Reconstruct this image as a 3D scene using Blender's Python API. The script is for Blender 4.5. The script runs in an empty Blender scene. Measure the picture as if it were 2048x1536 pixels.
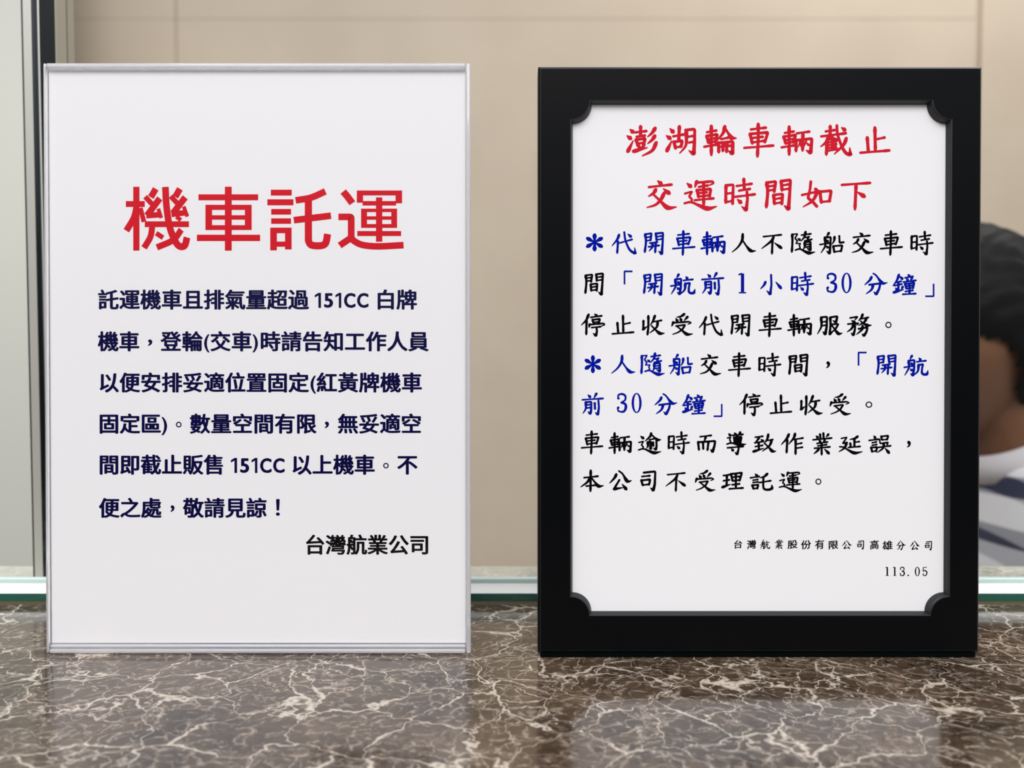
import bpy, bmesh, math, random
from mathutils import Vector, Matrix, Euler

scene = bpy.context.scene
COL = scene.collection
R = math.radians

# ------------------------------------------------------------------ camera
W_PX, H_PX, F_PX = 2048.0, 1536.0, 1539.0
PITCH = R(2.0)
CT = 1.05                                   # counter top height
CAM = Vector((0.0, 0.0, CT + 0.1491))
cam_data = bpy.data.cameras.new('camera')
cam_data.sensor_width = 36.0
cam_data.lens = F_PX / W_PX * 36.0
cam_data.clip_start = 0.01
cam_data.dof.use_dof = True
cam_data.dof.focus_distance = 0.386
cam_data.dof.aperture_fstop = 6.4
cam = bpy.data.objects.new('camera', cam_data)
COL.objects.link(cam)
cam.location = CAM
cam.rotation_euler = (R(90) - PITCH, 0, 0)
scene.camera = cam

# ------------------------------------------------------------------ exposure, world, lamps
scene.view_settings.view_transform = 'Standard'
scene.view_settings.look = 'None'
scene.view_settings.gamma = 1.0
scene.view_settings.use_curve_mapping = False
scene.view_settings.exposure = 0.16

world = bpy.data.worlds.new('hall_daylight')
scene.world = world
world.use_nodes = True
wb = world.node_tree.nodes['Background']
wb.inputs[0].default_value = (0.96, 0.97, 1.0, 1)
# the hall is dim at eye level and bright overhead
_t = world.node_tree
_tc = _t.nodes.new('ShaderNodeTexCoord')
_sp = _t.nodes.new('ShaderNodeSeparateXYZ')
_mr = _t.nodes.new('ShaderNodeMapRange')
_mr.interpolation_type = 'SMOOTHSTEP'
for _i, _v in ((1, -0.05), (2, 0.55), (3, 0.10), (4, 1.0)):
    _mr.inputs[_i].default_value = _v
_t.links.new(_tc.outputs['Generated'], _sp.inputs[0])
_t.links.new(_sp.outputs['Z'], _mr.inputs[0])
_t.links.new(_mr.outputs[0], wb.inputs[1])


def area(name, loc, rot, sx, sy, energy, color=(1, 1, 1)):
    l = bpy.data.lights.new(name, 'AREA')
    l.shape = 'RECTANGLE'
    l.size, l.size_y, l.energy, l.color = sx, sy, energy, color
    o = bpy.data.objects.new(name, l)
    COL.objects.link(o)
    o.location, o.rotation_euler = loc, rot
    return o


area('hall_ceiling_lamp', (-0.1, -1.3, 3.0), (R(28), 0, 0), 2.6, 1.2, 50, (1.0, 0.98, 0.985))
area('office_ceiling_lamp', (1.0, 1.35, 2.8), (R(20), R(10), 0), 1.2, 0.4, 9, (1.0, 0.95, 0.9))
area('left_wall_fill', (-1.15, 0.8, 1.75), (R(78), 0, R(8)), 0.9, 0.5, 2.6, (1.0, 0.98, 0.95))  # unseen fill, added to brighten the white wall section at left


# ------------------------------------------------------------------ pixel <-> place helpers (camera solve)
def ray(px, py):
    dx, dy = (px - W_PX / 2) / F_PX, (py - H_PX / 2) / F_PX
    f = Vector((0, math.cos(PITCH), -math.sin(PITCH)))
    d = Vector((0, -math.sin(PITCH), -math.cos(PITCH)))
    return f + Vector((dx, 0, 0)) + d * dy


def on_counter(px, py, z=CT):
    r = ray(px, py)
    return CAM + r * ((z - CAM.z) / r.z)


def on_depth(px, py, y):
    r = ray(px, py)
    return CAM + r * ((y - CAM.y) / r.y)


LEAN = R(1.5)
BASE_Y = on_counter(1024, 1308).y
V_UP = Vector((0, math.sin(LEAN), math.cos(LEAN)))
V_N = Vector((0, -math.cos(LEAN), math.sin(LEAN)))       # faces the viewer


class Plane:
    """Local frame of a leaning sign: x right, z up the sign, y into the sign."""
    def __init__(self, depth=0.0, base_y=BASE_Y):
        self.o = Vector((0, base_y, CT)) - V_N * depth

    def uv(self, px, py):
        r = ray(px, py)
        t = (self.o - CAM).dot(V_N) / r.dot(V_N)
        p = CAM + r * t - self.o
        return p.x, p.dot(V_UP)


# ------------------------------------------------------------------ object helpers
def link(o):
    COL.objects.link(o)
    return o


def tag(o, label=None, cat=None, group=None, kind=None):
    for k, v in (('label', label), ('category', cat), ('group', group), ('kind', kind)):
        if v:
            o[k] = v
    return o


def empty(name, loc, rot=(0, 0, 0)):
    o = link(bpy.data.objects.new(name, None))
    o.location, o.rotation_euler = loc, rot
    o.empty_display_size = 0.02
    return o


def mesh_obj(name, bm, mat, parent=None, smooth=False, recalc=True):
    me = bpy.data.meshes.new(name)
    if recalc:
        bmesh.ops.recalc_face_normals(bm, faces=bm.faces[:])
    bm.to_mesh(me)
    bm.free()
    for m in (mat if isinstance(mat, (list, tuple)) else [mat]):
        me.materials.append(m)
    if smooth:
        for p in me.polygons:
            p.use_smooth = True
    o = link(bpy.data.objects.new(name, me))
    if parent:
        o.parent = parent
    return o


def box(bm, x0, x1, y0, y1, z0, z1, bevel=0.0, seg=2):
    r = bmesh.ops.create_cube(bm, size=1.0)
    for v in r['verts']:
        v.co = Vector(((x0 + x1) / 2 + v.co.x * (x1 - x0), (y0 + y1) / 2 + v.co.y * (y1 - y0),
                       (z0 + z1) / 2 + v.co.z * (z1 - z0)))
    if bevel > 0:
        es = list({e for v in r['verts'] for e in v.link_edges})
        bmesh.ops.bevel(bm, geom=es, offset=bevel, segments=seg, profile=0.5, affect='EDGES')
    return bm


def new_box(*a, **k):
    return box(bmesh.new(), *a, **k)


def extrude_profile(bm, pts, x0, x1):
    """Extrude a closed (y,z) profile along x."""
    a = [bm.verts.new((x0, y, z)) for y, z in pts]
    b = [bm.verts.new((x1, y, z)) for y, z in pts]
    n = len(pts)
    for i in range(n):
        bm.faces.new((a[i], a[(i + 1) % n], b[(i + 1) % n], b[i]))
    bm.faces.new(a[::-1])
    bm.faces.new(b)
    return bm


# ------------------------------------------------------------------ materials
def mat(name, col, rough=0.5, spec=0.5, metal=0.0, **kw):
    m = bpy.data.materials.new(name)
    m.use_nodes = True
    b = m.node_tree.nodes['Principled BSDF']
    b.inputs['Base Color'].default_value = (*col, 1)
    b.inputs['Roughness'].default_value = rough
    b.inputs['Specular IOR Level'].default_value = spec
    b.inputs['Metallic'].default_value = metal
    for k, v in kw.items():
        b.inputs[k].default_value = v
    return m


def srgb(r, g, b):
    f = lambda c: c / 12.92 if c <= 0.04045 else ((c + 0.055) / 1.055) ** 2.4
    return f(r / 255), f(g / 255), f(b / 255)


class NT:
    """Tiny node-building helper."""
    def __init__(self, m):
        self.t = m.node_tree
        self.b = self.t.nodes['Principled BSDF']

    def n(self, kind, ins=None, **attrs):
        nd = self.t.nodes.new(kind)
        for k, v in attrs.items():
            setattr(nd, k, v)
        for k, v in (ins or {}).items():
            if hasattr(v, 'is_output'):
                self.t.links.new(v, nd.inputs[k])
            else:
                nd.inputs[k].default_value = v
        return nd

    def math(self, op, a, b=0.0, clamp=False):
        return self.n('ShaderNodeMath', {0: a, 1: b}, operation=op, use_clamp=clamp).outputs[0]

    def ramp(self, f, a, b, lo=0.0, hi=1.0, smooth=True):
        nd = self.n('ShaderNodeMapRange', {'Value': f, 'From Min': a, 'From Max': b, 'To Min': lo, 'To Max': hi})
        nd.interpolation_type = 'SMOOTHSTEP' if smooth else 'LINEAR'
        return nd.outputs[0]

    def mix(self, f, a, b):
        nd = self.n('ShaderNodeMix', data_type='RGBA')
        for i, v in ((0, f), (6, a), (7, b)):
            if hasattr(v, 'is_output'):
                self.t.links.new(v, nd.inputs[i])
            else:
                nd.inputs[i].default_value = v if i == 0 else (*v, 1)
        return nd.outputs[2]

    def out(self, sock, name='Base Color'):
        self.t.links.new(sock, self.b.inputs[name])


def marble(name, dark, mid, light, vein, gain=1.0, rough=0.11, scale=1.0, coarse=None):
    m = mat(name, mid, rough, 0.8)
    t = NT(m)
    tc = t.n('ShaderNodeTexCoord').outputs['Object']
    mp = t.n('ShaderNodeMapping', {'Vector': tc, 'Scale': (0.85 * scale, 1.0 * scale, 1.0 * scale),
                                   'Rotation': (0, 0, R(24))}).outputs[0]
    warp = t.n('ShaderNodeTexNoise', {'Vector': mp, 'Scale': 26.0, 'Detail': 4.0, 'Roughness': 0.6})
    off = t.n('ShaderNodeVectorMath', {0: warp.outputs['Color'], 1: (0.5, 0.5, 0.5)}, operation='SUBTRACT').outputs[0]
    off1 = t.n('ShaderNodeVectorMath', {0: off, 'Scale': 0.035}, operation='SCALE').outputs[0]
    p1 = t.n('ShaderNodeVectorMath', {0: mp, 1: off1}, operation='ADD').outputs[0]
    off2 = t.n('ShaderNodeVectorMath', {0: off, 'Scale': 0.018}, operation='SCALE').outputs[0]
    p2 = t.n('ShaderNodeVectorMath', {0: mp, 1: off2}, operation='ADD').outputs[0]
    warp2 = t.n('ShaderNodeTexNoise', {'Vector': mp, 'Scale': 105.0, 'Detail': 3.0, 'Roughness': 0.6})
    f2 = t.n('ShaderNodeVectorMath', {0: warp2.outputs['Color'], 1: (0.5, 0.5, 0.5)}, operation='SUBTRACT').outputs[0]
    f2 = t.n('ShaderNodeVectorMath', {0: f2, 'Scale': 0.0065}, operation='SCALE').outputs[0]
    p1 = t.n('ShaderNodeVectorMath', {0: p1, 1: f2}, operation='ADD').outputs[0]
    p2 = t.n('ShaderNodeVectorMath', {0: p2, 1: f2}, operation='ADD').outputs[0]
    # cloudy brown ground
    n1 = t.n('ShaderNodeTexNoise', {'Vector': p1, 'Scale': 17.0, 'Detail': 6.0, 'Roughness': 0.62}).outputs['Fac']
    n2 = t.n('ShaderNodeTexNoise', {'Vector': p2, 'Scale': 150.0, 'Detail': 5.0, 'Roughness': 0.7, 'Distortion': 1.2}).outputs['Fac']
    n3 = t.n('ShaderNodeTexNoise', {'Vector': mp, 'Scale': 9.0, 'Detail': 3.0}).outputs['Fac']
    g = t.math('ADD', t.math('MULTIPLY', n1, 0.55), t.math('MULTIPLY', n2, 0.45))
    c = t.mix(t.ramp(g, 0.36, 0.52), dark, mid)
    c = t.mix(t.ramp(g, 0.50, 0.68, 0, 0.8), c, light)
    n4 = t.n('ShaderNodeTexNoise', {'Vector': mp, 'Scale': 420.0, 'Detail': 3.0, 'Roughness': 0.7}).outputs['Fac']
    c = t.mix(t.ramp(n4, 0.56, 0.74, 0, 0.55), c, light)
    c = t.mix(t.ramp(n4, 0.44, 0.28, 0, 0.6), c, dark)
    # fine web of pale threads
    v3 = t.n('ShaderNodeTexVoronoi', {'Vector': p2, 'Scale': 150.0}, feature='DISTANCE_TO_EDGE').outputs['Distance']
    k3 = t.math('MULTIPLY', t.ramp(v3, 0.0, 0.13, 1, 0), t.ramp(n2, 0.43, 0.64, 0.0, 0.42))
    c = t.mix(k3, c, vein)
    # middle veins
    nw = t.n('ShaderNodeTexNoise', {'Vector': mp, 'Scale': 38.0, 'Detail': 2.0}).outputs['Fac']
    v2 = t.n('ShaderNodeTexVoronoi', {'Vector': p1, 'Scale': 75.0, 'Randomness': 1.0}, feature='DISTANCE_TO_EDGE').outputs['Distance']
    w2 = t.ramp(nw, 0.40, 0.80, 0.008, 0.05)
    k2 = t.math('MULTIPLY', t.math('SUBTRACT', 1.0, t.math('DIVIDE', v2, w2), clamp=True), t.ramp(n3, 0.37, 0.56, 0.0, 0.8))
    c = t.mix(k2, c, vein)
    # long main veins
    v1 = t.n('ShaderNodeTexVoronoi', {'Vector': p1, 'Scale': 34.0, 'Randomness': 1.0}, feature='DISTANCE_TO_EDGE').outputs['Distance']
    w1 = t.ramp(nw, 0.40, 0.80, 0.008, 0.055)
    k1 = t.math('POWER', t.math('SUBTRACT', 1.0, t.math('DIVIDE', v1, w1), clamp=True), 0.7)
    c = t.mix(t.math('MULTIPLY', k1, 0.9), c, vein)
    # small dark pits
    vd = t.n('ShaderNodeTexVoronoi', {'Vector': p2, 'Scale': 130.0}, feature='F1').outputs['Distance']
    kd = t.math('MULTIPLY', t.ramp(vd, 0.16, 0.30, 1, 0), t.ramp(n3, 0.5, 0.64, 0, 0.75))
    c = t.mix(kd, c, dark)
    t.out(c)
    return m


M = {}
M['marble'] = marble('brown_veined_marble', srgb(30, 22, 16), srgb(74, 59, 46), srgb(116, 98, 80), srgb(206, 194, 178))
M['marble_sheen'] = marble('veined_marble_pale_sheen', srgb(150, 150, 138), srgb(196, 196, 184), srgb(212, 212, 200), srgb(236, 236, 226))  # the counter's marble, made paler for the wall reflected in it
M['paper'] = mat('white_paper', (0.86, 0.85, 0.865), 0.85, 0.15)
M['red_ink'] = mat('crimson_ink', srgb(208, 14, 34), 0.9, 0.02)
M['brush_red'] = mat('brush_red_ink', srgb(204, 32, 48), 0.9, 0.02)
M['navy'] = mat('navy_ink', srgb(4, 2, 62), 0.9, 0.02)
M['blue'] = mat('blue_ink', srgb(4, 22, 150), 0.9, 0.02)
M['black_ink'] = mat('black_ink', srgb(6, 6, 8), 0.9, 0.02)
M['black'] = mat('matt_black_frame', srgb(7, 8, 10), 0.3, 0.10)
M['black_highlit'] = mat('black_bevel_highlight', srgb(26, 26, 28), 0.45, 0.5)
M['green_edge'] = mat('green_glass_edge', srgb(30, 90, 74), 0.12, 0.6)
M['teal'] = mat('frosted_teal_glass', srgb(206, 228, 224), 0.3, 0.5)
M['edge_glow'] = mat('ground_edge_glow', (0.97, 0.98, 0.96), 0.3, 0.5)
M['edge_reflection'] = mat('olive_edge_reflection', srgb(66, 60, 34), 0.4, 0.4)
M['steel'] = mat('brushed_steel', srgb(205, 202, 194), 0.45, 0.5, 0.55)
M['chrome'] = mat('dark_chrome', srgb(62, 68, 72), 0.08, 0.5, 1.0)
M['chrome_highlight'] = mat('chrome_highlight', srgb(245, 243, 238), 0.2, 0.5, 0.6)
M['rubber'] = mat('black_rubber', srgb(4, 9, 11), 0.3, 0.05)
M['grey_glass_edge'] = mat('grey_green_edge', srgb(172, 166, 148), 0.35, 0.4)
M['white_panel'] = mat('white_laminate', srgb(212, 211, 203), 0.5, 0.3)
M['skin'] = mat('skin', srgb(124, 85, 61), 0.5, 0.4)
M['hair'] = mat('black_hair', srgb(9, 9, 9), 0.5, 0.1)
M['eye_white'] = mat('eye_white', srgb(215, 210, 204), 0.2, 0.5)
M['iris'] = mat('dark_brown_iris', srgb(30, 18, 12), 0.15, 0.5)
M['lips'] = mat('lips', srgb(118, 66, 56), 0.45, 0.4)
M['trousers'] = mat('dark_trousers', srgb(34, 36, 44), 0.9, 0.2)
M['shoe'] = mat('black_shoe', srgb(16, 16, 17), 0.4, 0.4)
M['stool'] = mat('grey_upholstery', srgb(70, 72, 76), 0.8, 0.2)
M['floor'] = mat('grey_floor_tile', srgb(150, 146, 138), 0.35, 0.4)
M['cabinet'] = mat('counter_front_stone', srgb(90, 76, 62), 0.2, 0.5)


def wall_material():
    m = mat('beige_wall_panel', srgb(205, 192, 172), 0.6, 0.25)
    t = NT(m)
    tc = t.n('ShaderNodeTexCoord').outputs['Object']
    n = t.n('ShaderNodeTexNoise', {'Vector': tc, 'Scale': 3.0, 'Detail': 4.0}).outputs['Fac']
    c = t.mix(t.ramp(n, 0.3, 0.7), srgb(199, 183, 163), srgb(206, 191, 171))
    t.out(c)
    return m


M['wall'] = wall_material()


def thin_clear(name, tint, ior=1.45, rough=0.02):
    """Clear sheet: passes light straight through, mirror reflection by Fresnel on its outer skin."""
    m = bpy.data.materials.new(name)
    m.use_nodes = True
    nt = m.node_tree
    nt.nodes.clear()
    o = nt.nodes.new('ShaderNodeOutputMaterial')
    mx = nt.nodes.new('ShaderNodeMixShader')
    tr = nt.nodes.new('ShaderNodeBsdfTransparent')
    gl = nt.nodes.new('ShaderNodeBsdfGlossy')
    fr = nt.nodes.new('ShaderNodeFresnel')
    ge = nt.nodes.new('ShaderNodeNewGeometry')
    fr.inputs[0].default_value = ior
    tr.inputs[0].default_value = (*tint, 1)
    gl.inputs['Roughness'].default_value = rough
    md = nt.nodes.new('ShaderNodeMath')
    md.operation = 'SUBTRACT'
    md.use_clamp = True
    nt.links.new(fr.outputs[0], md.inputs[0])
    nt.links.new(ge.outputs['Backfacing'], md.inputs[1])
    nt.links.new(md.outputs[0], mx.inputs[0])
    nt.links.new(tr.outputs[0], mx.inputs[1])
    nt.links.new(gl.outputs[0], mx.inputs[2])
    nt.links.new(mx.outputs[0], o.inputs[0])
    return m


M['pane'] = thin_clear('window_glass', (0.975, 0.985, 0.975))
M['acrylic_front'] = thin_clear('clear_acrylic_front', (1.0, 1.0, 1.0))


def acrylic():
    m = mat('clear_acrylic', (0.975, 0.975, 1.0), 0.0, 0.5)
    b = m.node_tree.nodes['Principled BSDF']
    b.inputs['Transmission Weight'].default_value = 0.66
    b.inputs['Base Color'].default_value = (0.95, 0.95, 0.985, 1)
    b.inputs['IOR'].default_value = 1.49
    return m


M['acrylic'] = acrylic()


def shirt_material():
    m = mat('plaid_cotton', (0.7, 0.7, 0.72), 0.9, 0.15)
    t = NT(m)
    tc = t.n('ShaderNodeTexCoord').outputs['Object']
    mp = t.n('ShaderNodeMapping', {'Vector': tc, 'Rotation': (0, R(28), 0)}).outputs[0]
    sx = t.n('ShaderNodeSeparateXYZ', {0: mp})
    bands = lambda s, per, ph: t.n('ShaderNodeMath', {0: t.math('MULTIPLY', t.math('ADD', s, ph), 2 * math.pi / per)}, operation='SINE').outputs[0]
    a = t.ramp(bands(sx.outputs['Z'], 0.042, 0.012), 0.25, 0.45)
    b = t.ramp(bands(sx.outputs['X'], 0.045, 0.02), 0.3, 0.5)
    c = t.mix(t.math('MULTIPLY', a, 0.75), srgb(222, 222, 226), srgb(110, 114, 128))
    c = t.mix(t.math('MULTIPLY', b, 0.55), c, srgb(120, 124, 138))
    c = t.mix(t.math('MULTIPLY', t.math('MULTIPLY', a, b), 0.9), c, srgb(34, 38, 66))
    t.out(c)
    return m


M['shirt'] = shirt_material()
M['collar'] = mat('pale_collar', srgb(214, 208, 212), 0.9, 0.15)

# ------------------------------------------------------------------ the setting
def structure(o):
    o['kind'] = 'structure'
    return o


GLASS_Y = on_counter(1024, 1206).y
BACK_Y = on_counter(1024, 1131).y
WALL_Y = 2.0

structure(mesh_obj('floor', new_box(-2.6, 2.6, -1.6, WALL_Y, -0.05, 0.0), M['floor']))
# back wall: large flush panels with shallow joints between them
bm = bmesh.new()
box(bm, -2.6, 2.6, WALL_Y + 0.014, WALL_Y + 0.1, 0.0, 2.9)
s1 = on_depth(1957, 100, WALL_Y).x
s0 = on_depth(352, 60, WALL_Y).x
zh = on_depth(1024, 38, WALL_Y).z
box(bm, -2.6, s0 - 0.0012, WALL_Y, WALL_Y + 0.015, 0.0, zh - 0.0003, 0.0006, 1)
box(bm, s0 + 0.0012, s1 - 0.008, WALL_Y + 0.0004, WALL_Y + 0.015, 0.0, zh - 0.0003, 0.0006, 1)
box(bm, s1 + 0.008, 2.6, WALL_Y, WALL_Y + 0.015, 0.0, 2.9, 0.001, 1)
box(bm, -2.6, s0 - 0.0012, WALL_Y, WALL_Y + 0.015, zh + 0.0003, 2.9, 0.0006, 1)
box(bm, s0 + 0.0012, s1 - 0.008, WALL_Y + 0.0004, WALL_Y + 0.015, zh + 0.0003, 2.9, 0.001, 1)
structure(mesh_obj('wall_back', bm, M['wall']))
# white laminated wall section at the left, behind the post
xr = on_depth(66, 0, 1.7).x
structure(mesh_obj('wall_left', new_box(-2.6, xr, 1.7, 1.8, 0.0, 2.9, 0.002, 1), M['white_panel']))

# counter: a polished stone slab on a stone front
ct = empty('service_counter', (0, 0.2, 0))
tag(ct, 'brown marble service counter with white veins under the two notices', 'counter')
o = mesh_obj('countertop', new_box(-1.5, 1.5, -0.10, GLASS_Y - 0.2 + 0.006, CT - 0.03, CT, 0.002, 2), M['marble'], ct)
o = mesh_obj('inner_ledge', new_box(-1.5, 1.5, GLASS_Y - 0.2 + 0.0065, BACK_Y - 0.2, CT - 0.03, CT, 0.002, 2), M['marble_sheen'], ct)
o['label'] = 'polished marble ledge behind the glass, reflected light put into its paler colour'
mesh_obj('counter_front', new_box(-1.5, 1.5, -0.02, 0.31, 0.0, CT - 0.0305, 0.002, 1), M['cabinet'], ct)

# fixed glass screen standing on the counter
win = structure(empty('window_1', (0, GLASS_Y, CT)))
px = 1.0 / 3240.0                                  # metres per pixel at the screen
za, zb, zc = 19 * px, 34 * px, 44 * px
bm = bmesh.new()
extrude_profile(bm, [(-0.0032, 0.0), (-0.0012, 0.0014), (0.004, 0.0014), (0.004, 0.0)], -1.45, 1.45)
mesh_obj('edge_reflection_strip', bm, M['edge_reflection'], win)  # olive strip stands in for the green edge mirrored in the counter
bm = bmesh.new()
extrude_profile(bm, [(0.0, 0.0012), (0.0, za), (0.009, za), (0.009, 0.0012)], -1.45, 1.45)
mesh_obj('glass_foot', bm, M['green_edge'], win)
bm = bmesh.new()
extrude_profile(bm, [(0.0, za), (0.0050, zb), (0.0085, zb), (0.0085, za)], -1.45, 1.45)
mesh_obj('ground_edge', bm, M['edge_glow'], win)  # white colour stands for light refracted in the ground edge
bm = bmesh.new()
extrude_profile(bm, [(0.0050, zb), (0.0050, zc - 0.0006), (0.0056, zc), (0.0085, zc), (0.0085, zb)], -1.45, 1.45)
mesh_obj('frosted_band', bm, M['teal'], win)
bm = bmesh.new()
vs = [bm.verts.new(p) for p in ((-1.45, 0.006, zc), (1.45, 0.006, zc), (1.45, 0.006, 1.3), (-1.45, 0.006, 1.3))]
bm.faces.new(vs)
mesh_obj('glass_pane', bm, M['pane'], win)

# metal post of the screen, standing on the ledge behind the glass
PY = on_counter(66, 1160).y
bx = on_depth(66.0, 1160, PY).x
post = empty('partition_post', (bx, PY, CT))
tag(post, 'chrome and black metal post behind the glass, left of the white notice', 'post')
HT = 1.1


def edge_x(p, dy):
    """x (in the post's frame) of a vertical edge seen at column p at the top of the photo."""
    return on_depth(p, 0, PY + dy).x - bx


def strip(name, p0, p1, dy, thick, m, bev=0.0003):
    return mesh_obj(name, new_box(edge_x(p0, dy), edge_x(p1, dy), dy, dy + thick, 0.0002, HT, bev, 2), m, post)


strip('gasket', 41, 44.2, 0.001, 0.012, M['rubber'])
strip('steel_face', 44.2, 61.5, 0.0, 0.02, M['steel'])
bm = bmesh.new()
n = 8
xa, xb = edge_x(61.5, 0.0), edge_x(73, 0.003)
prof = []
for i in range(n + 1):
    a = math.pi * 0.5 * i / n
    prof.append((xa + (xb - xa) * math.sin(a), 0.003 * (1 - math.cos(a))))
prof += [(xb, 0.012), (xa, 0.012)]
a = [bm.verts.new((x, y, 0.0002)) for x, y in prof]
b = [bm.verts.new((x, y, HT)) for x, y in prof]
for i in range(len(prof)):
    j = (i + 1) % len(prof)
    bm.faces.new((a[i], a[j], b[j], b[i]))
bm.faces.new(a)
bm.faces.new(b)
mesh_obj('chrome_corner', bm, M['chrome'], post)
strip('corner_highlight', 73, 77, 0.0028, 0.008, M['chrome_highlight'])  # bright strip painted as the highlight beside the chrome corner
strip('black_channel', 77, 108.5, 0.0032, 0.012, M['rubber'])
strip('channel_highlight', 108.5, 111, 0.0030, 0.012, M['grey_glass_edge'])  # grey strip paints the highlight along the channel's edge
strip('rear_glass_edge', 104, 134, 0.022, 0.008, M['grey_glass_edge'])
mesh_obj('rear_bracket', new_box(edge_x(90, .01), edge_x(108, .01), 0.0145, 0.0225, 0.3, 0.34, 0.001), M['rubber'], post)

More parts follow.
